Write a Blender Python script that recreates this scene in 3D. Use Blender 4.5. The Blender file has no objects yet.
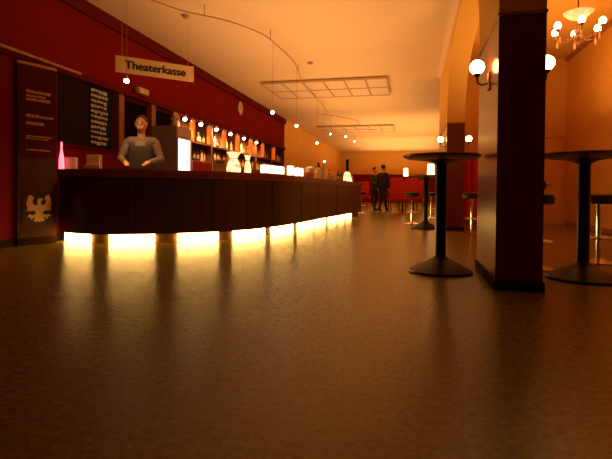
import bpy, bmesh, math, random
from mathutils import Vector, Matrix
random.seed(7)
PI = math.pi
scene = bpy.context.scene
C = scene.collection

# ------------------------------------------------------------------ camera
CAM_Z = 0.75
YAW = math.radians(13.0)
FPX = 450.0
cd = bpy.data.cameras.new('camera')
cam = bpy.data.objects.new('camera', cd)
C.objects.link(cam)
scene.camera = cam
cd.sensor_width = 36.0
cd.lens = FPX / 612 * 36
cd.shift_x = 0.00327
cd.shift_y = -0.0515
cd.clip_end = 200
cam.matrix_world = (Matrix.Translation((0, 0, CAM_Z)) @ Matrix.Rotation(YAW, 4, 'Z')
                    @ Matrix.Rotation(PI / 2 - math.radians(0.87), 4, 'X')
                    @ Matrix.Rotation(math.radians(0.5), 4, 'Z'))

# ------------------------------------------------------------------ world, exposure
w = bpy.data.worlds.new('world'); scene.world = w
w.use_nodes = True
w.node_tree.nodes['Background'].inputs[0].default_value = (1.0, 0.55, 0.22, 1)
w.node_tree.nodes['Background'].inputs[1].default_value = 0.02
scene.view_settings.view_transform = 'Standard'
scene.view_settings.look = 'None'
scene.view_settings.gamma = 1
scene.view_settings.use_curve_mapping = False
scene.view_settings.exposure = 0.0
WARM = (1.0, 0.46, 0.13)

def light(kind, loc, power, col=WARM, size=0.1, rot=(0, 0, 0), sy=None, spot=None, blend=0.6):
    l = bpy.data.lights.new('lamp_or_fill_light', kind)
    l.energy = power; l.color = col
    if kind == 'AREA':
        l.shape = 'RECTANGLE'; l.size = size; l.size_y = sy or size
    else:
        l.shadow_soft_size = size
    if spot:
        l.spot_size = math.radians(spot); l.spot_blend = blend
    o = bpy.data.objects.new('lamp_or_fill_light', l); C.objects.link(o)
    o.location = loc; o.rotation_euler = rot
    return o

# added fill lights without fittings, large and soft, facing the ceiling
UP = (PI, 0, 0)
light('AREA', (-1.6, 2.5, 1.9), 6, size=3.0, sy=3.0, rot=UP)
light('AREA', (-1.8, 7.6, 2.0), 85, size=3.4, sy=5.0, rot=UP)
light('AREA', (-1.8, 13.5, 2.0), 110, size=3.4, sy=6.0, rot=UP)
light('AREA', (-0.6, 20.5, 2.2), 190, size=5.0, sy=6.0, rot=UP)
light('AREA', (-0.6, 28.5, 2.2), 300, size=5.0, sy=8.0, rot=UP)
light('AREA', (2.3, 8.0, 2.2), 60, size=1.6, sy=4.0, rot=UP)

# ------------------------------------------------------------------ helpers
def rp(x, D):
    """camera-aligned metres (sideways x, distance D) -> room X, Y"""
    return (x * math.cos(YAW) - D * math.sin(YAW), x * math.sin(YAW) + D * math.cos(YAW))

def pt(px, D):
    return rp((px - 304) / FPX * D, D)

def wall_y(px, X=-5.0):
    r = (px - 304) / FPX
    k = r * math.cos(YAW) - math.sin(YAW)
    D = X / k
    return r * D * math.sin(YAW) + D * math.cos(YAW)

MATS = {}
def mat(name, col, rough=0.6, metal=0.0, emit=None, strength=0.0, noise=0.0, nscale=8.0, bump=0.0,
        bscale=60.0, trans=0.0, coat=0.0, stretch=None, spec=0.5, alpha=1.0):
    if name in MATS: return MATS[name]
    m = bpy.data.materials.new(name); m.use_nodes = True
    nt = m.node_tree; b = nt.nodes['Principled BSDF']
    b.inputs['Base Color'].default_value = (*col, 1)
    b.inputs['Roughness'].default_value = rough
    b.inputs['Metallic'].default_value = metal
    b.inputs['Transmission Weight'].default_value = trans
    b.inputs['Coat Weight'].default_value = coat
    b.inputs['Specular IOR Level'].default_value = spec
    b.inputs['Alpha'].default_value = alpha
    if emit:
        b.inputs['Emission Color'].default_value = (*emit, 1)
        b.inputs['Emission Strength'].default_value = strength
    tc = nt.nodes.new('ShaderNodeTexCoord')
    src = tc.outputs['Object']
    if stretch:
        mp = nt.nodes.new('ShaderNodeMapping'); mp.inputs['Scale'].default_value = stretch
        nt.links.new(src, mp.inputs['Vector']); src = mp.outputs['Vector']
    if noise > 0:
        n = nt.nodes.new('ShaderNodeTexNoise'); n.inputs['Scale'].default_value = nscale
        n.inputs['Detail'].default_value = 6
        nt.links.new(src, n.inputs['Vector'])
        r = nt.nodes.new('ShaderNodeValToRGB')
        lo = tuple(max(0, c * (1 - noise)) for c in col); hi = tuple(min(1, c * (1 + noise)) for c in col)
        r.color_ramp.elements[0].color = (*lo, 1); r.color_ramp.elements[0].position = 0.3
        r.color_ramp.elements[1].color = (*hi, 1); r.color_ramp.elements[1].position = 0.7
        nt.links.new(n.outputs['Fac'], r.inputs['Fac'])
        nt.links.new(r.outputs['Color'], b.inputs['Base Color'])
    if bump > 0:
        n2 = nt.nodes.new('ShaderNodeTexNoise'); n2.inputs['Scale'].default_value = bscale
        nt.links.new(src, n2.inputs['Vector'])
        bp = nt.nodes.new('ShaderNodeBump'); bp.inputs['Strength'].default_value = bump
        bp.inputs['Distance'].default_value = 0.01
        nt.links.new(n2.outputs['Fac'], bp.inputs['Height'])
        nt.links.new(bp.outputs['Normal'], b.inputs['Normal'])
    MATS[name] = m
    return m

def obj(name, bm, m, parent=None, smooth=False):
    me = bpy.data.meshes.new(name)
    bmesh.ops.recalc_face_normals(bm, faces=bm.faces[:])
    bm.to_mesh(me); bm.free()
    me.materials.append(m)
    if smooth:
        for p in me.polygons: p.use_smooth = True
        try: me.set_sharp_from_angle(angle=math.radians(40))
        except Exception: pass
    o = bpy.data.objects.new(name, me); C.objects.link(o)
    if parent: o.parent = parent
    return o

def tag(o, label, cat, group=None, kind=None):
    o['label'] = label; o['category'] = cat
    if group: o['group'] = group
    if kind: o['kind'] = kind
    return o

def thing(name, label, cat, loc=(0, 0, 0), rz=0, group=None):
    o = bpy.data.objects.new(name, None); C.objects.link(o)
    o.location = loc; o.rotation_euler = (0, 0, rz); o.empty_display_size = 0.1
    return tag(o, label, cat, group)

def struct(name, bm, m, smooth=False):
    o = obj(name, bm, m, None, smooth); o['kind'] = 'structure'; return o

def kids(o): return [c for c in bpy.data.objects if c.parent == o]

def dup(root, loc, rz=None, label=None, group=None, scale=None):
    def cp(o, par):
        c = o.copy(); C.objects.link(c)
        if par: c.parent = par
        for ch in kids(o): cp(ch, c)
        return c
    r = cp(root, None)
    r.location = loc
    if rz is not None: r.rotation_euler = (0, 0, rz)
    if label: r['label'] = label
    if group: r['group'] = group
    if scale: r.scale = scale
    return r

def BM(): return bmesh.new()

def box(bm, x0, x1, y0, y1, z0, z1):
    v = [bm.verts.new((x, y, z)) for x in (x0, x1) for y in (y0, y1) for z in (z0, z1)]
    for f in ((0, 1, 3, 2), (4, 6, 7, 5), (0, 4, 5, 1), (2, 3, 7, 6), (0, 2, 6, 4), (1, 5, 7, 3)):
        bm.faces.new([v[i] for i in f])
    return bm

def bbox(bm, x0, x1, y0, y1, z0, z1, r=0.01):
    """box with bevelled edges"""
    t = bmesh.new(); box(t, x0, x1, y0, y1, z0, z1)
    bmesh.ops.bevel(t, geom=t.edges[:], offset=r, segments=2, affect='EDGES', profile=0.5)
    me = bpy.data.meshes.new('tmp'); t.to_mesh(me); t.free(); bm.from_mesh(me); bpy.data.meshes.remove(me)
    return bm

def lathe(bm, prof, n=28, c=(0, 0, 0)):
    rings = []
    for r, z in prof:
        if r < 1e-5: rings.append([bm.verts.new((c[0], c[1], c[2] + z))])
        else: rings.append([bm.verts.new((c[0] + r * math.cos(2 * PI * i / n), c[1] + r * math.sin(2 * PI * i / n), c[2] + z)) for i in range(n)])
    for a, b in zip(rings, rings[1:]):
        for i in range(n):
            j = (i + 1) % n
            if len(a) == 1 and len(b) == 1: continue
            if len(a) == 1: bm.faces.new((a[0], b[i], b[j]))
            elif len(b) == 1: bm.faces.new((a[i], a[j], b[0]))
            else: bm.faces.new((a[i], a[j], b[j], b[i]))
    for r in (rings[0], rings[-1]):
        if len(r) > 1: bm.faces.new(r)
    return bm

def tube(bm, pts, r, n=10, rads=None):
    pts = [Vector(p) for p in pts]; rings = []
    up = Vector((0, 0, 1))
    for i, p in enumerate(pts):
        d = (pts[min(i + 1, len(pts) - 1)] - pts[max(i - 1, 0)]).normalized()
        a = d.cross(up)
        if a.length < 1e-3: a = d.cross(Vector((0, 1, 0)))
        a.normalize(); b = d.cross(a).normalized()
        rr = rads[i] if rads else r
        rings.append([bm.verts.new(p + (a * math.cos(2 * PI * k / n) + b * math.sin(2 * PI * k / n)) * rr) for k in range(n)])
    for q, s in zip(rings, rings[1:]):
        for k in range(n): bm.faces.new((q[k], q[(k + 1) % n], s[(k + 1) % n], s[k]))
    bm.faces.new(rings[0]); bm.faces.new(rings[-1])
    return bm

def ball(bm, c, r, sc=(1, 1, 1), seg=20):
    bmesh.ops.create_uvsphere(bm, u_segments=seg, v_segments=max(8, seg // 2), radius=r,
                              matrix=Matrix.Translation(c) @ Matrix.Diagonal((*sc, 1)))
    return bm

def prism(bm, poly, z0, z1):
    a = [bm.verts.new((x, y, z0)) for x, y in poly]; b = [bm.verts.new((x, y, z1)) for x, y in poly]
    n = len(poly)
    bm.faces.new(a); bm.faces.new(b[::-1])
    for i in range(n): bm.faces.new((a[i], a[(i + 1) % n], b[(i + 1) % n], b[i]))
    return bm

def strip(bm, inner, outer, z0, z1):
    """solid band between two matching polylines"""
    n = len(inner); V = []
    for z in (z0, z1):
        V.append([[bm.verts.new((*p, z)) for p in L] for L in (inner, outer)])
    for i in range(n - 1):
        for k in (0, 1): bm.faces.new((V[k][0][i], V[k][0][i + 1], V[k][1][i + 1], V[k][1][i]))
        for s in (0, 1): bm.faces.new((V[0][s][i], V[0][s][i + 1], V[1][s][i + 1], V[1][s][i]))
    for i in (0, n - 1): bm.faces.new((V[0][0][i], V[0][1][i], V[1][1][i], V[1][0][i]))
    return bm

def text_mesh(name, s, size, m, parent, loc, rot, extr=0.003, bold=0.0, align='CENTER', sx=1.0):
    cu = bpy.data.curves.new('t', 'FONT'); cu.body = s; cu.size = size; cu.extrude = extr
    cu.align_x = align; cu.align_y = 'CENTER'
    t = bpy.data.objects.new('t', cu); C.objects.link(t)
    bpy.context.view_layer.update()
    me = bpy.data.meshes.new_from_object(t.evaluated_get(bpy.context.evaluated_depsgraph_get()))
    bpy.data.objects.remove(t); bpy.data.curves.remove(cu)
    if bold:
        bm = BM(); 
        for dx, dy, dz in ((0, 0, 0), (bold, 0, .0002), (-bold, 0, .0004), (0, bold * .6, .0006), (0, -bold * .6, .0008)):
            n0 = len(bm.verts); bm.from_mesh(me); bm.verts.ensure_lookup_table()
            for v in bm.verts[n0:]: v.co += Vector((dx, dy, dz))
        bm.to_mesh(me); bm.free()
    me.materials.clear(); me.materials.append(m)
    o = bpy.data.objects.new(name, me); C.objects.link(o)
    o.parent = parent; o.location = loc; o.rotation_euler = rot; o.scale = (sx, 1, 1)
    return o

# ------------------------------------------------------------------ materials
M_floor = mat('floor_lino', (0.185, 0.128, 0.010), rough=0.27, noise=0.35, nscale=34.0, bump=0.12, bscale=110, spec=0.4)
M_floor.node_tree.nodes['Principled BSDF'].inputs['Specular Tint'].default_value = (1.0, 0.82, 0.45, 1)
M_ceil = mat('ceiling_plaster', (0.80, 0.62, 0.42), rough=0.75, noise=0.03, nscale=1.2)
M_tan = mat('ochre_plaster', (0.80, 0.46, 0.10), rough=0.8, spec=0.2, noise=0.04, nscale=1.5)
M_red = mat('red_wall_paint', (0.20, 0.0085, 0.003), rough=0.95, spec=0.05, noise=0.06, nscale=2)
M_pillar = mat('dark_red_gloss_paint', (0.14, 0.020, 0.009), rough=0.24, noise=0.08, nscale=3, spec=0.6)
M_pillar.node_tree.nodes['Principled BSDF'].inputs['Specular Tint'].default_value = (1.0, 0.72, 0.38, 1)
M_trim = mat('brown_red_trim', (0.13, 0.009, 0.004), rough=0.9, spec=0.05)
M_ledge = mat('ledge_wood', (0.42, 0.17, 0.05), rough=0.4, noise=0.2, nscale=10)
M_brown = mat('dark_brown_panel', (0.030, 0.010, 0.003), rough=0.9, spec=0.1, noise=0.15, nscale=6)
M_barwood = mat('bar_dark_wood', (0.045, 0.012, 0.006), rough=0.38, noise=0.3, nscale=3, stretch=(6, 6, 0.6), coat=0.1)
M_apron = mat('bar_apron_wood', (0.22, 0.05, 0.016), rough=0.35, noise=0.25, nscale=6)
M_black = mat('black_metal', (0.012, 0.010, 0.009), rough=0.38, metal=0.3, noise=0.1)
M_top = mat('table_top_laminate', (0.20, 0.10, 0.04), rough=0.28, noise=0.25, nscale=9)
M_chrome = mat('chrome', (0.75, 0.73, 0.70), rough=0.16, metal=1.0)
M_darkleather = mat('black_leather', (0.012, 0.009, 0.008), rough=0.45, bump=0.2, bscale=80)
M_sign = mat('sign_board', (0.62, 0.42, 0.22), rough=0.6, noise=0.04)
M_ink = mat('sign_ink', (0.015, 0.01, 0.008), rough=0.6)
M_poster = mat('poster_dark_red', (0.085, 0.010, 0.012), rough=0.9, spec=0.1, noise=0.1)
M_type = mat('poster_type', (0.55, 0.26, 0.09), rough=0.6)
M_slate = mat('slate_blue_black', (0.012, 0.014, 0.06), rough=0.8, spec=0.1, noise=0.2)
M_chalk = mat('chalk', (0.62, 0.58, 0.62), rough=0.9, noise=0.15, nscale=30)
M_eagle = mat('eagle_gold', (0.72, 0.42, 0.16), rough=0.6)
M_kick = mat('underbar_light', (1, 0.8, 0.5), emit=(1.0, 0.57, 0.14), strength=22)
M_globe = mat('globe_glow', (1, 0.85, 0.6), emit=(1.0, 0.56, 0.18), strength=24)
M_bulb = mat('halogen_bulb', (1, 0.9, 0.7), emit=(1.0, 0.72, 0.42), strength=28)
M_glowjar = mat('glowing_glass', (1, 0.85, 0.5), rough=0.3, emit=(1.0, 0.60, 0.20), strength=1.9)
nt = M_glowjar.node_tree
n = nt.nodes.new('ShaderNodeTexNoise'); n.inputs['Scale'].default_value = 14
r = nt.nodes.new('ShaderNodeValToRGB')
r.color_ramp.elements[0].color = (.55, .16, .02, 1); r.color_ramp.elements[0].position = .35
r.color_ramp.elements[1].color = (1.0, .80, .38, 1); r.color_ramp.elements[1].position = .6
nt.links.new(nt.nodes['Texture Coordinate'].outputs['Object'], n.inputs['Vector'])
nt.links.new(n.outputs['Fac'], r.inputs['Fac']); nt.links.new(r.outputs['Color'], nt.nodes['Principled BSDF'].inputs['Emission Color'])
M_case = mat('lit_case', (1, 0.9, 0.8), emit=(1.0, 0.82, 0.55), strength=3.0)
M_pink = mat('pink_glow', (1, 0.4, 0.5), emit=(1.0, 0.16, 0.22), strength=2.5)
M_steel = mat('brushed_steel', (0.55, 0.50, 0.46), rough=0.3, metal=1.0)
M_grey = mat('grey_cabinet', (0.32, 0.24, 0.21), rough=0.45)
M_redcloth = mat('red_upholstery', (0.62, 0.02, 0.01), rough=0.75, bump=0.2)
M_skin = mat('skin', (0.75, 0.38, 0.20), rough=0.55)
M_hair = mat('dark_hair', (0.03, 0.015, 0.008), rough=0.7)
M_fairhair = mat('brown_hair', (0.12, 0.05, 0.02), rough=0.7)
M_shirt = mat('grey_shirt', (0.22, 0.15, 0.12), rough=0.8)
M_vest = mat('dark_vest', (0.05, 0.035, 0.03), rough=0.8)
M_suit = mat('dark_suit', (0.022, 0.018, 0.02), rough=0.8)
M_coat = mat('brown_coat', (0.07, 0.045, 0.025), rough=0.85)
M_paper = mat('pale_card', (0.60, 0.42, 0.25), rough=0.7)
M_amber = mat('amber_glass_lamp', (0.9, 0.25, 0.05), rough=0.3, emit=(1.0, 0.13, 0.01), strength=0.55)

# ------------------------------------------------------------------ room shell
CZ = 3.7
XW = -5.0          # bar-side wall
YF = 34.0          # far wall
YB = -3.2          # wall behind
XR = 3.7           # right wall
struct('floor', box(BM(), -5.9, 4.1, YB - .2, YF + .2, -0.1, 0), M_floor)
struct('ceiling', box(BM(), -5.9, 0.815, YB - .2, YF + .2, CZ, CZ + .1), M_ceil)
struct('ceiling', box(BM(), 0.815, 4.1, 12.15, YF + .2, CZ, CZ + .1), M_ceil)
struct('ceiling', box(BM(), 0.815, 4.1, YB - .2, 12.15, 4.0, 4.1), M_tan)
YR = wall_y(284)   # end of the red wall
NY0 = 5.60
bm = BM()
box(bm, XW - .2, XW, YB, NY0, 0, CZ)
box(bm, XW - .2, XW, NY0, YR, 2.45, CZ)
box(bm, XW - .2, XW, NY0, 9.12, 0, 1.40)
box(bm, XW - .2, XW, 9.12, YR, 0, 1.45)
box(bm, XW - .4, XW - .2, 9.12, YR, 1.41, 1.45)
struct('wall_left', bm, M_red)
struct('wall_left', box(BM(), XW - .55, XW - .4, NY0, YR, 0, CZ), M_brown)
struct('wall_left', box(BM(), XW - .2, XW, YR, YF, 0, CZ), M_tan)
struct('trim_1', box(BM(), XW, XW + .07, YB, YR, CZ - .2, CZ), M_trim)
struct('trim_2', box(BM(), XW, XW + .06, YB, YR, 2.45, 2.54), M_trim)
struct('trim_3', box(BM(), XW + .06, XW + .10, YB, wall_y(76), 2.50, 2.535), M_ledge)
struct('baseboard_left', box(BM(), XW, XW + .03, YB, YF, 0, .10), M_brown)
bm = BM(); box(bm, -5.9, 4.1, YF, YF + .2, 2.05, CZ)
struct('wall_far', bm, M_tan)
struct('wall_far', box(BM(), -5.9, 4.1, YF, YF + .2, 0, 2.05), M_red)
struct('wall_back', box(BM(), -5.9, 4.1, YB - .2, YB, 0, 4.1), M_red)
struct('wall_right', box(BM(), XR, XR + .2, YB, YF, 0, 4.1), M_tan)
# wall closing the bay on the right, with its double door
bm = BM()
box(bm, 1.0, 2.70, 12.0, 12.15, 0, 4.0); box(bm, 2.70, 3.68, 12.0, 12.15, 2.1, 4.0); box(bm, 3.68, XR, 12.0, 12.15, 0, 4.0)
box(bm, 0.77, 1.0, 12.01, 12.15, 0, 4.0)
struct('wall_bay', bm, M_tan)
struct('baseboard_right', box(BM(), XR - .02, XR, YB, 12.0, 0, .1), M_ledge)
struct('trim_4', box(BM(), XR - .05, XR, YB, 12.0, 3.92, 4.0), M_ledge)
M_door = mat('door_paint', (0.80, 0.43, 0.12), rough=0.6, spec=0.2, noise=0.03)
for k, (a, b, hx) in enumerate(((2.71, 3.185, 3.13), (3.195, 3.67, 3.25))):
    d = obj('door_%d' % (k + 1), bbox(BM(), a, b, 12.02, 12.07, 0.01, 2.09, .004), M_door); d['kind'] = 'structure'
    h = BM(); tube(h, [(hx, 12.02, .95), (hx, 11.97, .95), (hx + (-.08 if k == 0 else .08), 11.97, .95)], .011, 8)
    box(h, hx - .02, hx + .02, 12.01, 12.02, .86, 1.04)
    obj('door_handle', h, M_black, d)

# arcade: piers with dark red gloss paint to 2.09 m, ochre arches over them
PX0, PX1 = 0.665, 1.0
PZ = 2.13
ARC = math.radians(-0.72)   # the arcade runs slightly askew to the bar wall
def arc(bm):
    bmesh.ops.rotate(bm, cent=(PX0, 3.72, 0), verts=bm.verts[:], matrix=Matrix.Rotation(ARC, 3, 'Z')); return bm
piers = [(YB, -0.67), (3.72, 4.78), (9.30, 12.0)]
for a, b in piers:
    struct('pillar', arc(box(BM(), PX0, PX1, a, b, 0, PZ)), M_pillar)
    s = BM(); box(s, PX0 - .014, PX1 + .014, a - .014, min(b + .014, 11.99), 0, .075)
    struct('baseboard_pillar', arc(s), M_brown)
    struct('trim_pillar', arc(box(BM(), PX0 - .008, PX1 + .008, a - .008, min(b + .008, 11.99), PZ - .025, PZ)), M_ledge)
bm = BM()
def arch_wall(bm, x0, x1, y0, y1, z0, rise, ztop, n=28):
    prof = []
    c = (y0 + y1) / 2; h = (y1 - y0) / 2
    for i in range(n + 1):
        t = PI * i / n
        prof.append((c - h * math.cos(t), z0 + rise * math.sin(t) ** 0.8))
    V = [[bm.verts.new((x, y, z)) for y, z in prof] for x in (x0, x1)]
    T = [[bm.verts.new((x, y, ztop)) for y, z in prof] for x in (x0, x1)]
    for i in range(n):
        bm.faces.new((V[0][i], V[0][i + 1], V[1][i + 1], V[1][i]))
        bm.faces.new((V[0][i], V[0][i + 1], T[0][i + 1], T[0][i]))
        bm.faces.new((V[1][i], V[1][i + 1], T[1][i + 1], T[1][i]))
        bm.faces.new((T[0][i], T[0][i + 1], T[1][i + 1], T[1][i]))
for (a, b), (c, d) in zip(piers, piers[1:]):
    arch_wall(bm, PX0, PX1, b, c, PZ, 1.28, 4.0)
for a, b in piers: box(bm, PX0, PX1, a, b, PZ, 4.0)
struct('wall_arcade', arc(bm), M_tan)
# shallow plaster cove where the hall ceiling meets the arcade
bm = BM()
rings = []
for y in (YB, 12.0):
    ring = [bm.verts.new((PX0 - .12 * (1 - math.sin(t)), y, CZ - .12 * (1 - math.cos(t)))) for t in [PI / 2 * i / 8 for i in range(9)]]
    ring.append(bm.verts.new((PX0, y, CZ))); rings.append(ring)
for i in range(9): bm.faces.new((rings[0][i], rings[0][i + 1], rings[1][i + 1], rings[1][i]))
bm.faces.new(rings[0]); bm.faces.new(rings[1])
bm.faces.new((rings[0][9], rings[0][0], rings[1][0], rings[1][9]))
struct('trim_cove', arc(bm), M_ceil)

# posts and dark panels of the openings in the bar-side wall
for px0, px1 in ((118, 123), (150.5, 154.5), (175.5, 178)):
    y0, y1 = wall_y(px0), wall_y(px1)
    struct('trim_post', box(BM(), XW - .2, XW + .02, y0, y1, 1.40, 2.45), mat('post_paint', (0.34, 0.085, 0.03), rough=0.5))
struct('trim_sill', box(BM(), XW - .38, XW + .03, NY0, 9.12, 1.40, 1.43), M_trim)
struct('trim_panel', box(BM(), XW - .06, XW - .02, wall_y(58), wall_y(90), 1.43, 2.45), M_brown)
M_pane = mat('dark_window_glass', (0.008, 0.005, 0.004), rough=0.6, spec=0.02)
for k, (a, b) in enumerate(((123, 150.5), (154.5, 175.5))):
    y0, y1 = wall_y(a), wall_y(b)
    wd = obj('window_%d' % (k + 1), box(BM(), XW - .12, XW - .10, y0, y1, 1.43, 2.45), M_pane); wd['kind'] = 'structure'
    f = BM()
    box(f, XW - .10, XW - .06, y0, y0 + .05, 1.43, 2.45); box(f, XW - .10, XW - .06, y1 - .05, y1, 1.43, 2.45)
    box(f, XW - .10, XW - .06, y0 + .05, y1 - .05, 2.39, 2.45)
    obj('window_frame', f, M_trim, wd)

# ------------------------------------------------------------------ bar counter
ctrl = [(-4.87, 5.50), (-4.29, 5.33), (-3.75, 5.45), (-3.20, 5.78), (-2.60, 6.40), (-2.24, 7.30), (-2.04, 8.46), (-1.85, 10.3), (-1.62, 12.2), (-1.40, 13.9)]
def catmull(P, n=10):
    out = []
    for i in range(len(P) - 1):
        p0, p1, p2, p3 = [Vector(P[max(0, min(len(P) - 1, i + k))]) for k in (-1, 0, 1, 2)]
        for k in range(n):
            t = k / n
            out.append(0.5 * ((2 * p1) + (p2 - p0) * t + (2 * p0 - 5 * p1 + 4 * p2 - p3) * t * t + (3 * p1 - p0 - 3 * p2 + p3) * t ** 3))
    out.append(Vector(P[-1])); return out
front = catmull(ctrl)
def offset(L, d):
    out = []
    for i, p in enumerate(L):
        t = (L[min(i + 1, len(L) - 1)] - L[max(i - 1, 0)]).normalized()
        out.append(p + Vector((-t.y, t.x)) * d)
    return out
def to_px(p):
    x = p.x * math.cos(YAW) + p.y * math.sin(YAW); D = -p.x * math.sin(YAW) + p.y * math.cos(YAW)
    return 304 + FPX * x / D
def sub(L, ref, a, b):
    """the piece of polyline L between two bearings a and b (measured on ref)"""
    pxs = [to_px(p) for p in ref]
    def at(v):
        for i in range(len(pxs) - 1):
            if pxs[i] <= v <= pxs[i + 1]:
                t = (v - pxs[i]) / (pxs[i + 1] - pxs[i] + 1e-9); return i + t
        return 0 if v < pxs[0] else len(pxs) - 1
    s0, s1 = at(a), at(b); out = []
    idx = [s0] + [k for k in range(math.ceil(s0 + .05), math.floor(s1 - .05) + 1)] + [s1]
    for s in idx:
        i = min(int(s), len(L) - 2); out.append(L[i].lerp(L[i + 1], s - i))
    return out
bar = thing('bar_counter', 'long curved dark wooden bar counter glowing underneath along the red wall', 'bar counter', (0, 0, 0))
obj('body', strip(BM(), offset(front, .50), front, .135, .92), M_barwood, bar)
# joints between the front panels
bm = BM()
for a in (85, 128, 172, 212, 247, 272, 301, 318, 336):
    s = sub(offset(front, -.004), front, a, a + .9); q = sub(offset(front, .01), front, a, a + .9)
    strip(bm, q, s, .14, .91)
obj('panel_joint', bm, M_black, bar)['kind'] = 'stuff'
obj('apron', strip(BM(), offset(front, .03), offset(front, -.03), .92, .985), M_apron, bar)
obj('worktop', strip(BM(), offset(front, .58), offset(front, -.05), .985, 1.03), M_apron, bar)
obj('plinth', strip(BM(), offset(front, .46), offset(front, .10), .0, .135), mat('plinth_wood_lit', (0.30, 0.16, 0.05), rough=.5), bar)  # wood colour lightened to stand in for golden light on the plinth
strips = [(58.5, 86), (107, 155), (179, 221), (237, 269), (276, 297), (302, 317), (319, 329), (332, 339), (341, 347), (349, 354)]
for a, b in strips:
    lp = obj('light_panel', strip(BM(), sub(offset(front, .098), front, a, b), sub(offset(front, .075), front, a, b), .006, .134), M_kick, bar)

# ------------------------------------------------------------------ lathe standing tables
def standing_table(label, loc, group=None):
    t = thing('standing_table', label, 'table', loc, 0, group)
    obj('tabletop', lathe(BM(), [(0, 1.05), (.20, 1.052), (.32, 1.066), (.351, 1.082), (.355, 1.092), (.351, 1.1), (0, 1.1)], 48), M_top, t, True)
    obj('pole', lathe(BM(), [(.05, .12), (.05, 1.035)], 24), M_black, t, True)
    obj('bracket', lathe(BM(), [(.052, 1.01), (.10, 1.036), (.16, 1.048), (0, 1.049)], 24), M_black, t, True)
    obj('base', lathe(BM(), [(.0, .0), (.285, .0), (.295, .008), (.292, .02), (.20, .07), (.12, .105), (.075, .128), (.055, .15), (.0, .15)], 48), M_black, t, True)
    return t
x, y = pt(441, 4.25)
T1 = standing_table('round black standing table with flared disc base, alone on the open floor', (x, y, 0))
x, y = pt(584, 3.95)
dup(T1, (x, y, 0), label='round standing table cut by the right edge, beyond the big dark pillar')
x, y = pt(425.5, 9.3)
dup(T1, (x, y, 0), .3, label='small distant standing table seen behind the pole of the front table')

# ------------------------------------------------------------------ bar stools
def bar_stool(label, loc, rz=0):
    t = thing('bar_stool', label, 'stool', loc, rz)
    obj('seat', lathe(BM(), [(0, .64), (.14, .64), (.165, .655), (.17, .70), (.16, .735), (.12, .75), (0, .752)], 32), M_darkleather, t, True)
    obj('stem', lathe(BM(), [(.024, .03), (.024, .64)], 16), M_chrome, t, True)
    obj('base', lathe(BM(), [(0, 0), (.19, 0), (.195, .01), (.10, .025), (.03, .05), (0, .05)], 32), M_chrome, t, True)
    r = BM(); pts = [(.15 * math.cos(a), .15 * math.sin(a) - .0, .27) for a in [2 * PI * i / 24 for i in range(25)]]
    tube(r, pts, .009, 8); tube(r, [(-.15, 0, .27), (.15, 0, .27)], .008, 8)
    obj('footrest', r, M_chrome, t, True)
    return t
x, y = pt(536, 4.5)
S1 = bar_stool('dark padded bar stool with chrome foot ring behind the big pillar', (x, y, 0))
x, y = pt(599, 4.9)
dup(S1, (x, y, 0), .4, label='dark bar stool beyond the standing table at the right edge')
x, y = pt(472, 8.3)
dup(S1, (x, y, 0), .4, label='dark bar stool on chrome stem seen between the two pillars')
for i, (px, D, lb) in enumerate(((412, 10.6, 'dark bar stool left of the small distant standing table'),
                                 (431, 12.9, 'dark bar stool just left of the far pillar, behind the distant standing table'),
                                 (361, 15.6, 'dark bar stool at the far end of the bar counter'))):
    x, y = pt(px, D); dup(S1, (x, y, 0), .3 * i, label=lb)

# ------------------------------------------------------------------ sconces on the piers
def sconce(label, x, y, side, z=1.83):
    t = thing('wall_sconce', label, 'wall lamp', (x, y, z))
    b = BM(); bbox(b, 0, side * .014, -.04, .04, -.20, -.05, .004) if side > 0 else bbox(b, -.014, 0, -.04, .04, -.20, -.05, .004)
    obj('wall_plate', b, M_ledge, t)
    obj('arm', tube(BM(), [(side * .012, 0, -.14), (side * .06, 0, -.155), (side * .096, 0, -.135), (side * .102, 0, -.07)], .008, 10), M_black, t, True)
    obj('holder', lathe(BM(), [(.012, -.085), (.028, -.07), (.030, -.058)], 20, (side * .102, 0, 0)), M_black, t, True)
    obj('globe', ball(BM(), (side * .102, 0, 0), .062), M_globe, t, True)
    return t
sconce('glowing globe wall lamp on the left face of the big near pillar', PX0 + .005, 4.13, -1)
sconce('glowing globe wall lamp half hidden to the right of the near pillar', PX1 + .006, 4.10, 1)
sconce('glowing globe wall lamp on the left side of the far pillar', PX0 + .074, 9.62, -1)
sconce('glowing globe wall lamp on the right side of the far pillar', PX1 + .074, 9.55, 1)

# ------------------------------------------------------------------ chandelier in the bay
cx, cy, cz = 2.02, 6.2, 2.75
ch = thing('chandelier', 'small chandelier of glowing bulbs hanging beyond the near pillar', 'chandelier', (cx, cy, cz))
obj('canopy', lathe(BM(), [(0, 1.25), (.07, 1.25), (.06, 1.22), (.01, 1.18), (0, 1.18)], 20), M_ledge, ch, True)
obj('stem', tube(BM(), [(0, 0, -.05), (0, 0, 1.2)], .008), M_ledge, ch, True)
obj('body', lathe(BM(), [(0, -.16), (.03, -.14), (.05, -.09), (.02, -.04), (.04, 0), (.03, .05), (.015, .12), (0, .14)], 20), M_ledge, ch, True)
obj('glass_dish', lathe(BM(), [(.02, .14), (.10, .17), (.17, .23), (.172, .235), (.10, .18), (.02, .15)], 28),
    mat('frosted_glass', (0.7, 0.68, 0.66), rough=0.3), ch, True)
M_crystal = mat('amber_crystal', (0.9, 0.35, 0.08), rough=0.15, emit=(1, .35, .05), strength=.5)
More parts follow.
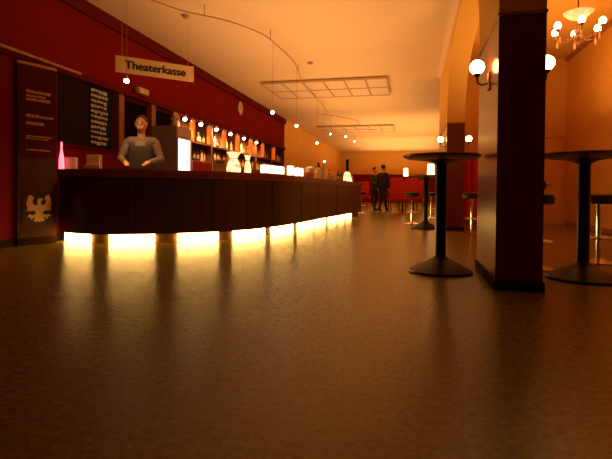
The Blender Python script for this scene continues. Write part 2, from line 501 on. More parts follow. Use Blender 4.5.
for k in range(6):
    a = 2 * PI * k / 6 + .35
    c, s = math.cos(a), math.sin(a)
    arm = obj('arm', tube(BM(), [(0.03 * c, .03 * s, -.04), (.12 * c, .12 * s, -.10), (.22 * c, .22 * s, -.08), (.27 * c, .27 * s, -.01)], .007), M_ledge, ch, True)
    obj('cup', lathe(BM(), [(.008, -.02), (.03, 0), (.034, .01)], 16, (.27 * c, .27 * s, 0)), M_ledge, arm, True)
    obj('bulb', ball(BM(), (.27 * c, .27 * s, .055), .04, (1, 1, 1.2)), M_globe, arm, True)
    obj('crystal_drop', lathe(BM(), [(0, -.16), (.014, -.13), (.011, -.09), (0, -.05)], 8, (.24 * c, .24 * s, 0)), M_crystal, arm, True)

# ------------------------------------------------------------------ ceiling grids
def ceiling_grid(label, loc):
    t = thing('ceiling_grid', label, 'ceiling panel', loc)
    W, L = 3.34, 2.0
    f = BM(); n = 6
    for i in range(n + 1):
        x = W * i / n; box(f, x - .02, x + .02, 0, L, -.05, 0)
    for j in range(3):
        y = L * j / 2; box(f, -.02, W + .02, y - .02, y + .02, -.05, 0)
    obj('frame', f, mat('grid_frame', (0.55, 0.37, 0.20), rough=0.7), t)
    for i in range(n):
        for j in range(2):
            obj('panel', box(BM(), W * i / n + .03, W * (i + 1) / n - .03, L * j / 2 + .03, L * (j + 1) / 2 - .03, -.035, -.02),
                mat('grid_panel', (0.70, 0.56, 0.46), rough=0.7), t)
    for x_ in (.5, W - .5):
        for y_ in (.1, L - .1):
            obj('hanger', tube(BM(), [(x_, y_, -.01), (x_, y_, .024)], .005, 6), M_steel, t)
    return t
G = ceiling_grid('large rectangular grid of pale panels under the ceiling, nearer one', (-3.90, 11.65, 3.675))
dup(G, (-4.0, 20.0, 3.675), label='smaller looking ceiling grid further down the hall')

# smoke detectors
for px, py, lb in ((309, 62, 'small round smoke detector on the open ceiling above the grid'), (185, 17, 'small round smoke detector on the ceiling above the hanging sign')):
    D = 2.93 * FPX / (189.5 - py); x, y = pt(px, D)
    o = obj('smoke_detector', lathe(BM(), [(0, -.05), (.03, -.048), (.065, -.02), (.07, 0), (0, 0)], 24), mat('detector_plastic', (0.38, 0.24, 0.14), rough=.5), None, True)
    o.location = (x, y, CZ); tag(o, lb, 'smoke detector')

# ------------------------------------------------------------------ curved cable rail with pendant spots
rail1 = [(-4.5, 4.6), (-3.9, 5.5), (-3.45, 6.35), (-2.92, 6.9), (-2.55, 7.6), (-2.46, 8.3), (-2.42, 9.5), (-2.62, 11.0), (-2.7, 13.4), (-2.75, 15.5)]
RZ = 3.52
def rail(label, P):
    pts = catmull(P, 8)
    t = thing('cable_rail', label, 'light rail', (0, 0, 0))
    obj('tube', tube(BM(), [(p.x, p.y, RZ) for p in pts], .011, 8), M_ledge, t, True)
    for i in range(4, len(pts), 16):
        obj('ceiling_mount', tube(BM(), [(pts[i].x, pts[i].y, RZ), (pts[i].x, pts[i].y, CZ)], .006, 6), M_ledge, t)
    return t
rail('thin curved light rail snaking under the ceiling above the bar', rail1)
rail('second curved light rail further down the hall near the distant grid', [(-3.2, 15.8), (-2.5, 16.6), (-1.9, 18.0), (-2.3, 19.5), (-1.4, 20.4)])
M_shade = mat('spot_glass', (0.8, 0.5, 0.3), rough=0.3)
def pendant(label, x, y, z, power, top=RZ):
    if top == RZ:
        q = min(catmull(rail1, 40), key=lambda p: (p.x - x) ** 2 + (p.y - y) ** 2); x, y = q.x, q.y
    t = thing('pendant_spot', label, 'pendant lamp', (x, y, z))
    obj('cable', tube(BM(), [(0, 0, .07), (0, 0, top - z - (.005 if top == RZ else 0))], .0035, 6), M_ledge, t)
    obj('socket', lathe(BM(), [(0, .08), (.012, .078), (.018, .04), (.036, .022), (.03, .022), (.0, .03)], 16), M_steel, t, True)
    obj('bulb', ball(BM(), (0, 0, 0), .036, (1, 1, .8)), M_bulb, t, True)
    if power:
        light('SPOT', (x, y, z - .045), power, (1, .58, .22), .04, spot=120, blend=.9)
    return t
pendant('tiny bright pendant spot hanging just below the hanging sign', *pt(125, 6.35), .75 + 107.5 * 6.35 / 450, 55)
pendant('bright pendant spot on a long wire over the bar, near the end of red wall', -2.52, 8.05, 2.21, 25)
pendant('pendant spot over the bar beside the tan wall, second from red wall end', -2.5, 9.8, 2.21, 25)
pendant('small pendant spot over the far part of the bar', -2.74, 13.4, 2.21, 25)
pendant('pendant spot close above the far end of the bar, brightest', *pt(331, 15.0), 1.75, 30, RZ)
for i, (px, D, z, lb) in enumerate(((330, 17.3, 2.95, 'tiny pendant bulb, leftmost of three under the second rail'),
                                    (345, 18.1, 2.95, 'tiny pendant bulb, middle of three under the second rail'),
                                    (354, 20.2, 3.0, 'tiny pendant bulb, rightmost of three under the second rail'))):
    pendant(lb, *pt(px, D), z, 20, CZ)

# ------------------------------------------------------------------ hanging sign
A = Vector(pt(115, 6.8)); B = Vector(pt(193, 7.4)); e = B - A; L = e.length
ang = math.atan2(e.y, e.x); mid = (A + B) / 2
sg = thing('hanging_sign', 'tan sign board reading Theaterkasse hanging in front of the red wall', 'sign', (mid.x, mid.y, 2.645), ang)
obj('board', bbox(BM(), -L / 2, L / 2, -.012, .012, -.125, .125, .004), M_sign, sg)
text_mesh('lettering', 'Theaterkasse', .172, M_ink, sg, (0, -.0135, .0), (PI / 2, 0, 0), .001, .009, sx=1.0)
for s in (-1, 1):
    obj('wire', tube(BM(), [(s * L * .42, 0, .12), (s * L * .42, 0, CZ - 2.645)], .0025, 6), M_steel, sg)

# ------------------------------------------------------------------ poster board with eagle at the left
A = Vector(pt(17, 5.84)); B = Vector(pt(56.5, 6.28)); e = B - A; L = e.length
pb = thing('poster_board', 'tall dark board with theatre poster and eagle emblem beside the bar', 'notice board', (A.x, A.y, 0), math.atan2(e.y, e.x))
obj('backboard', bbox(BM(), 0, L, .0, .035, .10, 2.38, .004), mat('board_brown', (0.085, 0.026, 0.009), rough=.8, spec=.15, noise=.2), pb)
obj('foot', bbox(BM(), 0, L, -.01, .04, 0, .10, .004), M_brown, pb)
obj('top_rail', bbox(BM(), 0, L, -.012, .045, 2.38, 2.42, .004), M_ledge, pb)
ps = obj('poster', box(BM(), .01, L - .01, -.006, 0, 1.18, 2.37), M_poster, pb)
tm = BM(); rnd = random.Random(3)
rows = [(2.02, .045, .42), (1.97, .03, .36), (1.92, .04, .5), (1.70, .04, .62), (1.60, .045, .36), (1.44, .018, .45), (1.41, .016, .42), (1.26, .018, .5)]
for z, h, wd in rows:
    x = .11
    while x < .08 + wd * L / .75:
        ww = rnd.uniform(.03, .07); ww = min(ww, L - .05 - x)
        if ww < .01: break
        box(tm, x, x + ww, -.009, -.006, z, z + h * rnd.uniform(.7, 1)); x += ww + .008
obj('print', tm, M_type, ps)['kind'] = 'stuff'
em = obj('emblem_panel', box(BM(), .06, L - .02, -.006, 0, .27, .66), mat('emblem_ground', (0.035, 0.008, 0.008), rough=.5), pb)
half = [(0, .17), (.025, .185), (.03, .205), (.012, .235), (-.0, .24)]
eagle = [(.00, .10), (.05, .12), (.085, .16), (.09, .20), (.07, .235), (.09, .27), (.125, .285), (.145, .25), (.16, .20), (.165, .14), (.15, .09), (.165, .05), (.12, .04),
         (.08, .045), (.045, .03), (.05, -.01), (.09, -.02), (.13, -.005), (.155, -.04), (.12, -.05), (.10, -.09), (.08, -.055), (.05, -.05), (.075, -.10), (.055, -.12), (.02, -.115), (0, -.13)]
bm = BM()
k = .82
pts = [(x * k, z * k) for x, z in eagle] + [(-x * k, z * k) for x, z in eagle[::-1] if x > 0]
# the head, turned to one side, closes the outline at the neck
pts = [(.018, .12), (.022, .16), (.045, .175), (.018, .195), (-.012, .19), (-.022, .16), (-.018, .12)][::-1] + pts[1:-0 or None]
vs = [bm.verts.new((x * 1.22 + L / 2 + .02, -.0085, .415 + z * 1.08)) for x, z in pts]
f = bm.faces.new(vs)
r = bmesh.ops.extrude_face_region(bm, geom=[f])
for v in [g for g in r['geom'] if isinstance(g, bmesh.types.BMVert)]: v.co.y += .002
bmesh.ops.triangulate(bm, faces=bm.faces[:])
obj('eagle', bm, M_eagle, em)

# chalk board in the opening
y0, y1 = wall_y(90.5), wall_y(108)
cb = thing('chalk_board', 'narrow blue-black board covered in chalk writing on the wall above bar', 'board', (XW - .01, (y0 + y1) / 2, 1.44))
h2 = (y1 - y0) / 2
obj('slate', bbox(BM(), -.03, .0, -h2, h2 + .10, 0, 1.0, .004), M_slate, cb)
tm = BM()
for i in range(11):
    z = .95 - i * .085; y = -h2 + .02
    while y < h2 - .05:
        ww = rnd.uniform(.03, .09); hh = rnd.uniform(.03, .06)
        box(tm, .0, .003, y, min(y + ww, h2), z - hh + rnd.uniform(-.008, .008), z); y += ww + .015
obj('chalk_marks', tm, M_chalk, cb)['kind'] = 'stuff'

# small box on the header and the clock
y = wall_y(137)
o = obj('wall_speaker', bbox(BM(), 0, .09, -.16, .16, -.055, .055, .01), M_sign); o.location = (XW + .06, y, 2.60)
tag(o, 'small pale box mounted on the red wall under the hanging sign', 'speaker')
y = wall_y(239)
ck = thing('wall_clock', 'small round pale clock high on the red wall', 'clock', (XW, y, .75 + 73 * 15.4 / 450))
def disc_x(r, x0, x1, n=28):
    bm = BM(); lathe(bm, [(0, x0), (r, x0), (r, x1), (0, x1)], n)
    bmesh.ops.rotate(bm, verts=bm.verts[:], matrix=Matrix.Rotation(PI / 2, 3, 'Y')); return bm
obj('rim', disc_x(.20, 0, .03), M_steel, ck)
obj('dial', disc_x(.18, .03, .036), M_sign, ck)
bm = BM(); box(bm, .037, .041, -.006, .006, 0, .13); box(bm, .037, .041, 0, .09, -.006, .006)
obj('hand', bm, M_ink, ck)

# ------------------------------------------------------------------ back bar: shelving bays, bottles, lamps
M_shelf = mat('shelf_wood', (0.16, 0.05, 0.02), rough=.45, noise=.2)
BY0 = 9.15; NB = 5; BW = (YR - BY0) / NB
order = ['first', 'second', 'third', 'fourth', 'fifth']
bay0 = None
for k in range(NB):
    y0 = BY0 + k * BW
    lb = '%s bay of wooden bottle shelving behind the bar, counted from the fridge' % order[k]
    if bay0 is None:
        bay0 = thing('bottle_shelving', lb, 'shelving', (XW - .38, y0, 1.45), 0)
        obj('back_panel', box(BM(), 0, .02, .02, BW - .02, 0, .99), mat('shelf_back', (0.20, 0.06, 0.02), rough=.5, noise=.2), bay0)
        for yy in (0, BW - .05): obj('side_panel', box(BM(), 0, .38, yy, yy + .05, 0, .99), M_shelf, bay0)
        for z in (0.0, .44): obj('shelf', box(BM(), .02, .37, .05, BW - .05, z, z + .03), M_shelf, bay0)
    else:
        dup(bay0, (XW - .38, y0, 1.45), label=lb)
bcol = {'amber': (0.70, 0.25, 0.03), 'pale': (0.85, 0.66, 0.38), 'green': (0.06, 0.12, 0.03), 'dark': (0.05, 0.015, 0.01)}
proto = {}
for c, rgb in bcol.items():
    h = {'amber': .29, 'pale': .31, 'green': .30, 'dark': .28}[c]
    t = thing('bottle', '', 'bottle', (0, 0, 0))
    obj('glass', lathe(BM(), [(0, 0), (.036, 0), (.038, .01), (.038, h * .58), (.030, h * .68), (.014, h * .76), (.013, h * .94), (0, h * .94)], 14),
        mat('bottle_' + c, rgb, rough=.15, coat=.5), t, True)
    obj('cap', lathe(BM(), [(.0155, h * .93), (.0155, h), (0, h)], 12), M_black, t, True)
    obj('paper_label', lathe(BM(), [(.0388, h * .18), (.0388, h * .5)], 14), M_paper, t, True)
    proto[c] = t
used = set()
shelf_names = ['lower', 'upper']
for k in range(NB):
    for s, z in enumerate((0.03, .47)):
        n = 8
        for i in range(n):
            c = rnd.choice(['amber', 'amber', 'pale', 'green', 'dark', 'pale'])
            loc = (XW - .12 + rnd.uniform(-.03, .03), BY0 + k * BW + .18 + i * (BW - .36) / (n - 1) + rnd.uniform(-.04, .04), 1.452 + z)
            lb = '%s glass bottle on the %s shelf of the %s shelving bay' % (c, shelf_names[s], order[k])
            g = '%s bottles on %s shelf, %s bay' % (c, shelf_names[s], order[k])
            if c in used: dup(proto[c], loc, rnd.uniform(0, 6), lb, g)
            else:
                used.add(c); proto[c].location = loc; proto[c]['label'] = lb; proto[c]['group'] = g
# amber tube lamps hanging from the header and little downlights between them
M_amb = M_amber
for i, px in enumerate((192, 209, 223.5, 237, 250, 262, 273)):
    y = wall_y(px, -4.93)
    ordn = ['first', 'second', 'third', 'fourth', 'fifth', 'sixth', 'seventh'][i]
    t = thing('tube_lamp', 'orange glass tube lamp under the red wall, %s from the fridge' % ordn, 'lamp', (-4.93, y, 1.92))
    obj('glass', lathe(BM(), [(0, 0), (.055, 0), (.065, .02), (.065, .42), (.0, .42)], 20), M_amb, t, True)
    obj('cap', lathe(BM(), [(.067, .42), (.067, .47), (.01, .49), (.01, .53), (0, .53)], 20), M_steel, t, True)
for i, px in enumerate((200.5, 216, 230, 243.5, 256, 184.5)):
    y = wall_y(px, -4.95)
    ordn = ['first', 'second', 'third', 'fourth', 'fifth', ''][i]
    t = thing('downlight', ('small bright spot above the bottles, %s between two orange tube lamps' % ordn) if ordn else 'small bright spot directly beside the top of the drinks fridge', 'spotlight', (-4.95, y, 2.36))
    obj('housing', lathe(BM(), [(.03, .01), (.045, .03), (.045, .09), (0, .09)], 16), M_steel, t, True)
    obj('bulb', ball(BM(), (0, 0, 0), .045), M_bulb, t, True)
    light('SPOT', (-4.85, y, 2.28), 70, (1, .55, .2), .04, rot=(0, math.radians(35), 0), spot=140, blend=.8)

# drinks fridge
y0, y1 = 8.06, 8.66
fr = thing('display_fridge', 'tall grey drinks fridge with a brilliantly lit white door', 'fridge', (-4.98, y0, 0))
obj('cabinet', bbox(BM(), 0, .54, 0, y1 - y0, 0, 2.02, .008), M_grey, fr)
d = obj('door', bbox(BM(), .542, .565, .01, y1 - y0 - .01, .25, 1.80, .004), M_steel, fr)
obj('lit_glass', box(BM(), .566, .572, .04, y1 - y0 - .10, .30, 1.765), mat('fridge_light', (1, .95, .9), emit=(1, .88, .72), strength=3.2), d)
obj('handle', tube(BM(), [(.57, y1 - y0 - .05, .9), (.60, y1 - y0 - .05, .95), (.60, y1 - y0 - .05, 1.35), (.57, y1 - y0 - .05, 1.4)], .01), M_steel, d, True)
obj('header', box(BM(), .542, .556, .01, y1 - y0 - .01, 1.82, 2.0), M_paper, fr)
# flower jug standing on the fridge
jg = thing('flower_jug', 'pale jug with orange and cream flowers standing on the fridge', 'vase', (-4.62, y0 + .25, 2.02))
obj('jug', lathe(BM(), [(0, 0), (.05, 0), (.07, .04), (.06, .1), (.045, .13), (.05, .15), (0, .15)], 20), M_paper, jg, True)
fl = BM()
for i in range(16):
    a = rnd.uniform(0, 2 * PI); r = rnd.uniform(0, .09)
    ball(fl, (r * math.cos(a), r * math.sin(a), .20 + rnd.uniform(-.04, .08)), rnd.uniform(.022, .034), seg=8)
obj('blossoms', fl, mat('blossom_cream', (0.8, .55, .25), rough=.8), jg, True)

# ------------------------------------------------------------------ things on the bar
TZ = 1.03
def on_bar(px, off=.16):
    s = sub(offset(front, off), offset(front, off), px, px + 3)
    return s[0].x, s[0].y
def dof(x, y): return -x * math.sin(YAW) + y * math.cos(YAW)
# glowing pink bottle lamp at the left end
x, y = on_bar(60, .03)
t = thing('bottle_lamp', 'slim pink glowing bottle lamp on the left end of the bar', 'lamp', (x, y, TZ))
obj('glass', lathe(BM(), [(0, 0), (.036, 0), (.038, .02), (.034, .16), (.02, .24), (.012, .30), (.015, .37), (.008, .40), (0, .40)], 20), M_pink, t, True)
obj('foot', lathe(BM(), [(0, 0), (.05, 0), (.05, .008), (0, .008)], 20), M_steel, t, True)
x, y = on_bar(71, .18)
t = thing('card_box', 'small pale card box next to the pink glowing lamp', 'box', (x, y, TZ), .3)
obj('carton', bbox(BM(), -.07, .07, -.05, .05, 0, .17, .004), M_paper, t)
obj('lid', bbox(BM(), -.073, .073, -.053, .053, .17, .185, .003), M_paper, t)
x, y = on_bar(93, .2)
t = thing('flyer_holder', 'red tinted flyer holder on the bar below the chalk board', 'holder', (x, y, TZ), .25)
obj('holder_back', bbox(BM(), -.11, .11, .03, .045, 0, .21, .003), mat('rose_acrylic', (.55, .2, .13), rough=.2, coat=.5), t)
obj('tray', bbox(BM(), -.11, .11, -.045, .03, 0, .06, .003), MATS['rose_acrylic'], t)
obj('flyers', box(BM(), -.09, .09, -.01, .025, .01, .19), M_paper, t)
# glowing carafes
def carafe(name, label, px, s, wd):
    x, y = on_bar(px, .22)
    t = thing(name, label, 'carafe', (x, y, TZ))
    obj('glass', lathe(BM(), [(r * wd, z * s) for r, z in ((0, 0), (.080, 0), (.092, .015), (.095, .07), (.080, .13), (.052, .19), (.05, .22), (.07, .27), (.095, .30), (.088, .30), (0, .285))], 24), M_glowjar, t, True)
    obj('collar', lathe(BM(), [(.050 * wd, .20 * s), (.056 * wd, .208 * s), (.050 * wd, .216 * s)], 24), M_steel, t, True)
    return t
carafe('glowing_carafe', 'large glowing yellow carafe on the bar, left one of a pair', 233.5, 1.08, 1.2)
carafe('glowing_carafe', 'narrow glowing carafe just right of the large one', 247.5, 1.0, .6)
x, y = on_bar(228, .45)
t = thing('tall_bottle', 'tall slim orange bottle standing behind the glowing carafes', 'bottle', (x, y, TZ))
obj('glass', lathe(BM(), [(0, 0), (.04, 0), (.042, .22), (.03, .32), (.014, .38), (.013, .50), (0, .50)], 16), mat('bottle_amber', (0.55, 0.16, 0.02)), t, True)
obj('cap', lathe(BM(), [(.016, .49), (.016, .52), (0, .52)], 12), M_black, t, True)
x, y = on_bar(219, .3)
t = thing('wooden_crate', 'small yellow wooden box on the bar left of the carafes', 'box', (x, y, TZ), .5)
obj('case', bbox(BM(), -.10, .10, -.06, .06, .0, .20, .005), M_sign, t)
obj('slot', box(BM(), -.06, .06, -.0615, -.06, .14, .16), M_ink, t)
# lit glass display cases
def display_case(label, px0, px1, h, off=.25):
    p = Vector(on_bar(px0, off)); q = Vector(on_bar(px1, off)); e = q - p
    t = thing('display_case', label, 'display case', (p.x, p.y, TZ), math.atan2(e.y, e.x)); L = e.length
    obj('base', bbox(BM(), 0, L, -.05, .07, 0, .03, .004), M_steel, t)
    obj('lit_glass', bbox(BM(), .01, L - .01, -.045, .065, .03, h, .01), M_case, t)
    obj('top_rail', bbox(BM(), 0, L, -.05, .07, h, h + .018, .004), M_steel, t)
    for xx in (0, L - .012): obj('corner_post', box(BM(), xx, xx + .012, -.055, -.045, .03, h), M_steel, t)
    return t
display_case('long brightly lit white display case on the curve of the bar', 263, 282, .165, .2)
display_case('small lit display case right after the long one on bar', 289.5, 291.5, .21, .2)
display_case('short lit display case directly left of the white flower bowl', 297, 301, .19, .2)
x, y = on_bar(309, .28)
t = thing('flower_bowl', 'copper bowl heaped with white flowers on the bar', 'bowl', (x, y, TZ))
obj('bowl', lathe(BM(), [(0, 0), (.05, 0), (.10, .05), (.12, .12), (.11, .12), (.05, .03), (0, .03)], 24), mat('copper', (.8, .28, .1), rough=.35, metal=.6), t, True)
fl = BM()
for i in range(22):
    a = rnd.uniform(0, 2 * PI); r = rnd.uniform(0, .12)
    ball(fl, (r * math.cos(a), r * math.sin(a), .15 + rnd.uniform(-.01, .14) * (1 - r / .2)), rnd.uniform(.03, .045), seg=8)
obj('blossoms', fl, mat('blossom_white', (.9, .75, .6), rough=.8), t, True)
# beer tap
x, y = on_bar(322, .25)
t = thing('beer_tap', 'steel beer tap column with two taps on the bar', 'tap', (x, y, TZ), math.radians(-60))
obj('column', lathe(BM(), [(0, 0), (.07, 0), (.07, .015), (.045, .02), (.045, .36), (.03, .40), (0, .41)], 20), M_steel, t, True)
for s in (-1, 1):
    f = obj('spout', tube(BM(), [(s * .03, -.03, .30), (s * .04, -.10, .30), (s * .04, -.13, .26), (s * .04, -.13, .22)], .012), M_chrome, t, True)
    obj('tap_handle', tube(BM(), [(s * .04, -.09, .31), (s * .04, -.10, .42)], .014), M_black, f, True)
# glowing cone lamp with dark neck at the far end
x, y = on_bar(347, .25)
t = thing('table_lamp', 'small glowing cone lamp with dark tall neck at far bar end', 'lamp', (x, y, TZ))
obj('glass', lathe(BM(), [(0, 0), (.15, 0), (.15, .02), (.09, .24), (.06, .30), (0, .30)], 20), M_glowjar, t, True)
obj('neck', lathe(BM(), [(.06, .30), (.045, .36), (.045, .60), (.06, .66), (0, .66)], 16), M_black, t, True)
# glasses and bottles further along
for i, (px, c, h) in enumerate(((316, 'pale', 1.0), (329, 'amber', 1.0), (333, 'pale', .9), (338, 'dark', 1.1), (341.5, 'dark', 1.0), (353, 'amber', .9))):
    x, y = on_bar(px, .3)
    names = ['pale bottle between the flower bowl and the beer tap', 'amber bottle just right of the beer tap', 'pale bottle, second right of the beer tap',
             'dark bottle left of the cone lamp, taller one', 'dark bottle touching distance left of the cone lamp', 'amber bottle at the very end of the bar, past the cone lamp']
    b = dup(proto[c], (x, y, TZ), 0, names[i], scale=(1.3, 1.3, h)); 
    if 'group' in b: del b['group']

# ------------------------------------------------------------------ people
def hull_cap(bm, p0, p1, r0, r1, seg=10):
    t = bmesh.new()
    for p, r in ((p0, r0), (p1, r1)):
        bmesh.ops.create_uvsphere(t, u_segments=seg, v_segments=seg - 2, radius=r, matrix=Matrix.Translation(p))
    h = bmesh.ops.convex_hull(t, input=t.verts[:])
    bmesh.ops.delete(t, geom=[g for g in h['geom_interior'] if isinstance(g, bmesh.types.BMVert)], context='VERTS')
    me = bpy.data.meshes.new('tmp'); t.to_mesh(me); t.free(); bm.from_mesh(me); bpy.data.meshes.remove(me)

def fused(name, caps, balls, m, parent, vox):
    bm = BM()
    for p0, p1, r0, r1 in caps: hull_cap(bm, p0, p1, r0, r1)
    for c, r, sc in balls: ball(bm, c, r, sc, 16)
    o = obj(name, bm, m, parent, False)
    md = o.modifiers.new('r', 'REMESH'); md.mode = 'VOXEL'; md.voxel_size = vox; md.use_smooth_shade = True
    sm = o.modifiers.new('s', 'SMOOTH'); sm.iterations = 2; sm.factor = .5
    bpy.context.view_layer.update()
    me = bpy.data.meshes.new_from_object(o.evaluated_get(bpy.context.evaluated_depsgraph_get()))
    o.modifiers.clear(); old = o.data; o.data = me; bpy.data.meshes.remove(old)
    for p in me.polygons: p.use_smooth = True
    if not me.materials: me.materials.append(m)
    return o

def person(label, loc, rz, H, arms, m_top, m_leg, m_hair, vox, stride=.08, extra=None, head_tilt=0.0, bend=0.0):
    """faces local -Y.  arms: ((elbow, hand) left, (elbow, hand) right) in units of metres for a 1.75 m body"""
    t = thing('person', label, 'person', loc, rz)
    k = H / 1.75
    V = lambda x, y, z: Vector((x * k, y * k - bend * max(0, z - .95) * k, z * k))
    caps = []; balls = []
    hd = V(0, -.02 - head_tilt * .05, 1.64)
    balls += [(hd, .095 * k, (.84, 1.0, 1.22)), (hd + Vector((0, -.045, -.055)) * k, .055 * k, (.95, .9, .95))]
    balls += [(hd + Vector((0, -.1, -.012)) * k, .014 * k, (.8, 1.1, 1.5)), (hd + Vector((.08, .0, -.005)) * k, .024 * k, (.45, .8, 1.2)), (hd + Vector((-.08, 0, -.005)) * k, .024 * k, (.45, .8, 1.2))]
    balls += [(hd + Vector((0, -.088, -.062)) * k, .02 * k, (1.2, .5, .35))]
    caps += [(V(0, 0, 1.42), hd + Vector((0, 0, -.05)) * k, .058 * k, .052 * k)]
    caps += [(V(-.15, 0, 1.39), V(.15, 0, 1.39), .062 * k, .062 * k), (V(0, 0, 1.28), V(0, 0, 1.0), .13 * k, .115 * k), (V(-.07, 0, 1.27), V(-.06, 0, 1.02), .105 * k, .09 * k),
             (V(.07, 0, 1.27), V(.06, 0, 1.02), .105 * k, .09 * k), (V(-.07, 0, .95), V(.07, 0, .95), .105 * k, .105 * k)]
    legs = []
    for s in (-1, 1):
        hip, kn, an = V(s * .09, 0, .9), V(s * .10, -s * stride * .6, .50), V(s * .11, s * stride, .09)
        legs += [(hip, kn, .085 * k, .055 * k), (kn, an, .055 * k, .038 * k)]
        caps.append((an + Vector((0, .02, -.05)), an + Vector((0, -.13, -.06)), .035 * k, .03 * k))
    caps += legs
    sl = []
    for s, (el, hn) in zip((-1, 1), arms):
        sh = V(s * .19, 0, 1.38); e_, h_ = V(*el), V(*hn)
        sl += [(sh, e_, .048 * k, .038 * k), (e_, h_, .038 * k, .027 * k)]
        d = (h_ - e_).normalized(); side = d.cross(Vector((0, 0, 1)))
        if side.length < .2: side = Vector((1, 0, 0))
        side.normalize()
        pc = h_ + d * .05
        caps.append((h_, pc, .026 * k, .032 * k)); 
        for f in range(4):
            o_ = side * (f - 1.5) * .019; ln = (.062, .075, .07, .055)[f]
            a = pc + o_ + d * .02; b = a + d * ln * .6 + Vector((0, 0, -.006)); c = b + d * ln * .4 + Vector((0, 0, -.018))
            caps += [(a, b, .0095, .009), (b, c, .009, .0075)]
        a = h_ + side * (-s) * -.025; caps += [(a, a + d * .035 + side * s * .03, .011, .009)]
    caps += sl
    obj_body = fused('body', caps, balls, M_skin, t, vox)
    # clothing shells just outside the body
    g = .014
    top = [(V(-.15, 0, 1.39), V(.15, 0, 1.39), .062 * k + g, .062 * k + g), (V(0, 0, 1.28), V(0, 0, .92), .13 * k + g, .125 * k + g), (V(-.07, 0, 1.27), V(-.07, 0, .92), .105 * k + g, .105 * k + g),
           (V(.07, 0, 1.27), V(.07, 0, .92), .105 * k + g, .105 * k + g)]
    for i, c in enumerate(sl):
        p0, p1, r0, r1 = c
        if i % 2 == 1: p1 = p0.lerp(p1, .9)
        top.append((p0, p1, r0 + g, r1 + g))
    fused('jacket' if m_top is not M_shirt else 'shirt', top, [], m_top, t, vox * 1.3)
    fused('trousers', [(V(-.07, 0, .93), V(.07, 0, .93), .105 * k + g * .6, .105 * k + g * .6)] + [(a, b, r0 + g * .8, r1 + g) for a, b, r0, r1 in legs], [], m_leg, t, vox * 1.3)
    for s in (-1, 1):
        an = V(s * .11, s * stride, .09)
        fused('shoe', [(an + Vector((0, .02, -.045)), an + Vector((0, -.14, -.055)), .042 * k, .035 * k)], [], M_black, t, vox)
    fused('hair', [], [(hd + Vector((0, .022, .035)) * k, .098 * k, (.9, .98, 1.05))], m_hair, t, vox)
    for s in (-1, 1):
        obj('eye', ball(BM(), hd + Vector((s * .032, -.088, .008)) * k, .010 * k, seg=10), M_ink, t, True)
    if extra: extra(t, k, V)
    return t
def barman_extra(t, k, V):
    fused('waistcoat', [(V(0, 0, 1.26), V(0, 0, 1.0), .15 * k, .148 * k), (V(-.07, 0, 1.27), V(-.07, 0, .98), .127 * k, .125 * k), (V(.07, 0, 1.27), V(.07, 0, .98), .127 * k, .125 * k)], [], M_vest, t, .016)
bx, by = pt(141.5, 7.0)
person('barman in grey shirt and dark waistcoat leaning hands on the counter', (bx, by, 0), math.radians(22), 1.88,
       (((-.28, -.04, 1.14), (-.17, -.27, 1.075)), ((.28, -.04, 1.14), (.15, -.28, 1.075))), M_shirt, M_suit, M_fairhair, .009, stride=.03, extra=barman_extra, head_tilt=.6)
hang = (((-.24, .03, 1.12), (-.24, -.04, .86)), ((.24, .03, 1.12), (.24, -.04, .86)))
x, y = pt(383, 17.6)
person('standing person in dark suit with back turned, beside the red chairs', (x, y, 0), math.radians(150), 1.80, hang, M_suit, M_suit, M_hair, .014)
x, y = pt(374.5, 18.4)
person('standing person in brown coat left of the dark-suited person', (x, y, 0), math.radians(60), 1.74,
       (((-.25, -.02, 1.13), (-.16, -.25, 1.10)), ((.24, .03, 1.12), (.24, -.04, .86))), M_coat, M_suit, M_hair, .014)

# ------------------------------------------------------------------ red chairs and tables at the far end
def red_chair(label, loc, rz):
    t = thing('upholstered_chair', label, 'chair', loc, rz)
    obj('seat', bbox(BM(), -.24, .24, -.24, .22, .40, .50, .03), M_redcloth, t, True)
    obj('backrest', bbox(BM(), -.24, .24, .18, .26, .46, 1.26, .03), M_redcloth, t, True)
    for sx in (-1, 1):
        for sy, r in ((-.21, 0), (.21, .03)):
            obj('leg', tube(BM(), [(sx * .21, sy + r, 0), (sx * .21, sy, .41)], .018, 8), M_black, t)
    return t
x, y = pt(395.3, 16.9)
R1 = red_chair('bright red high-backed chair right beside the dark-suited person', (x, y, 0), math.radians(193))
for px, D, rz, lb in ((409.8, 16.9, 193, 'bright red high-backed chair, right one of the nearest red pair'),
                      (366, 23.0, 160, 'red high-backed chair in the distance left of the standing people'),
                      (356, 25.0, 200, 'red high-backed chair furthest back beyond the bar end'),
                      (402, 21.5, 10, 'red high-backed chair hidden behind the nearest red pair'),
                      (420, 19.5, 200, 'red high-backed chair seen right beside the distant standing table')):
    x, y = pt(px, D); dup(R1, (x, y, 0), math.radians(rz), label=lb)
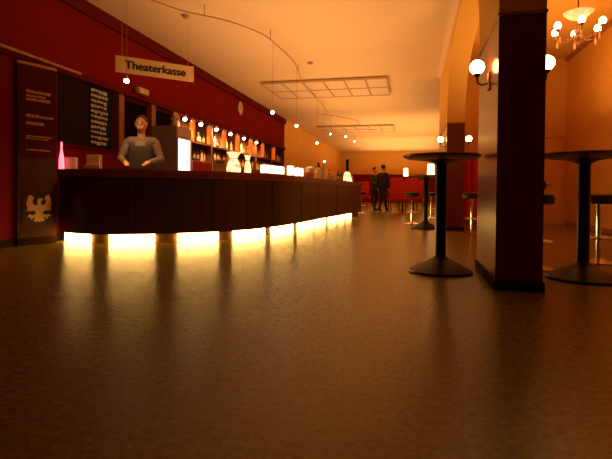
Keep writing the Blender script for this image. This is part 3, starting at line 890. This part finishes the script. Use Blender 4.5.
def low_table(label, loc):
    t = thing('cafe_table', label, 'table', loc)
    obj('tabletop', lathe(BM(), [(0, .71), (.38, .71), (.40, .72), (.40, .74), (0, .745)], 32), M_top, t, True)
    obj('pole', lathe(BM(), [(.03, .02), (.03, .71)], 12), M_black, t, True)
    obj('base', lathe(BM(), [(0, 0), (.25, 0), (.25, .02), (.03, .04), (0, .04)], 24), M_black, t, True)
    return t
x, y = pt(403, 18.9)
K = low_table('dark round cafe table behind the nearest red chairs', (x, y, 0))
x, y = pt(361, 24.2); dup(K, (x, y, 0), label='dark round cafe table in the distance past the bar end')

# lamps at the far end
def floor_lamp(label, px, D, h):
    x, y = pt(px, D)
    t = thing('floor_lamp', label, 'lamp', (x, y, 0))
    obj('base', lathe(BM(), [(0, 0), (.15, 0), (.15, .02), (0, .03)], 20), M_black, t, True)
    obj('pole', lathe(BM(), [(.014, .02), (.014, h)], 10), M_black, t, True)
    obj('lamp_shade', lathe(BM(), [(0, h - .02), (.13, h), (.11, h + .42), (0, h + .43)], 20), mat('glow_shade', (1, .8, .5), emit=(1, .6, .22), strength=4.5), t, True)
    return t
floor_lamp('glowing tall lamp seen under the front standing table top', 430.5, 15.5, 1.30)
floor_lamp('broad glowing lamp above the red chairs', 405.5, 24.0, 1.60)

# red curtain panel on the bay wall, seen between the piers
ct = BM()
n = 40; W_ = 1.25
fr_, bk = [], []
for i in range(n + 1):
    x = 1.18 + W_ * i / n; fr_.append((x, 11.90 + .025 * math.sin(i * 1.3))); bk.append((x, 11.93 + .025 * math.sin(i * 1.3)))
strip(ct, fr_, bk, .03, 1.72)
cu = thing('curtain', 'red hanging curtain on the bay wall seen between the pillars', 'curtain', (0, 0, 0))
obj('cloth', ct, M_redcloth, cu, True)
obj('rod', tube(BM(), [(1.13, 11.94, 1.74), (2.48, 11.94, 1.74)], .015), M_ledge, cu)
for xx in (1.14, 2.45): obj('bracket', box(BM(), xx, xx + .02, 11.94, 12.0, 1.72, 1.76), M_ledge, cu)
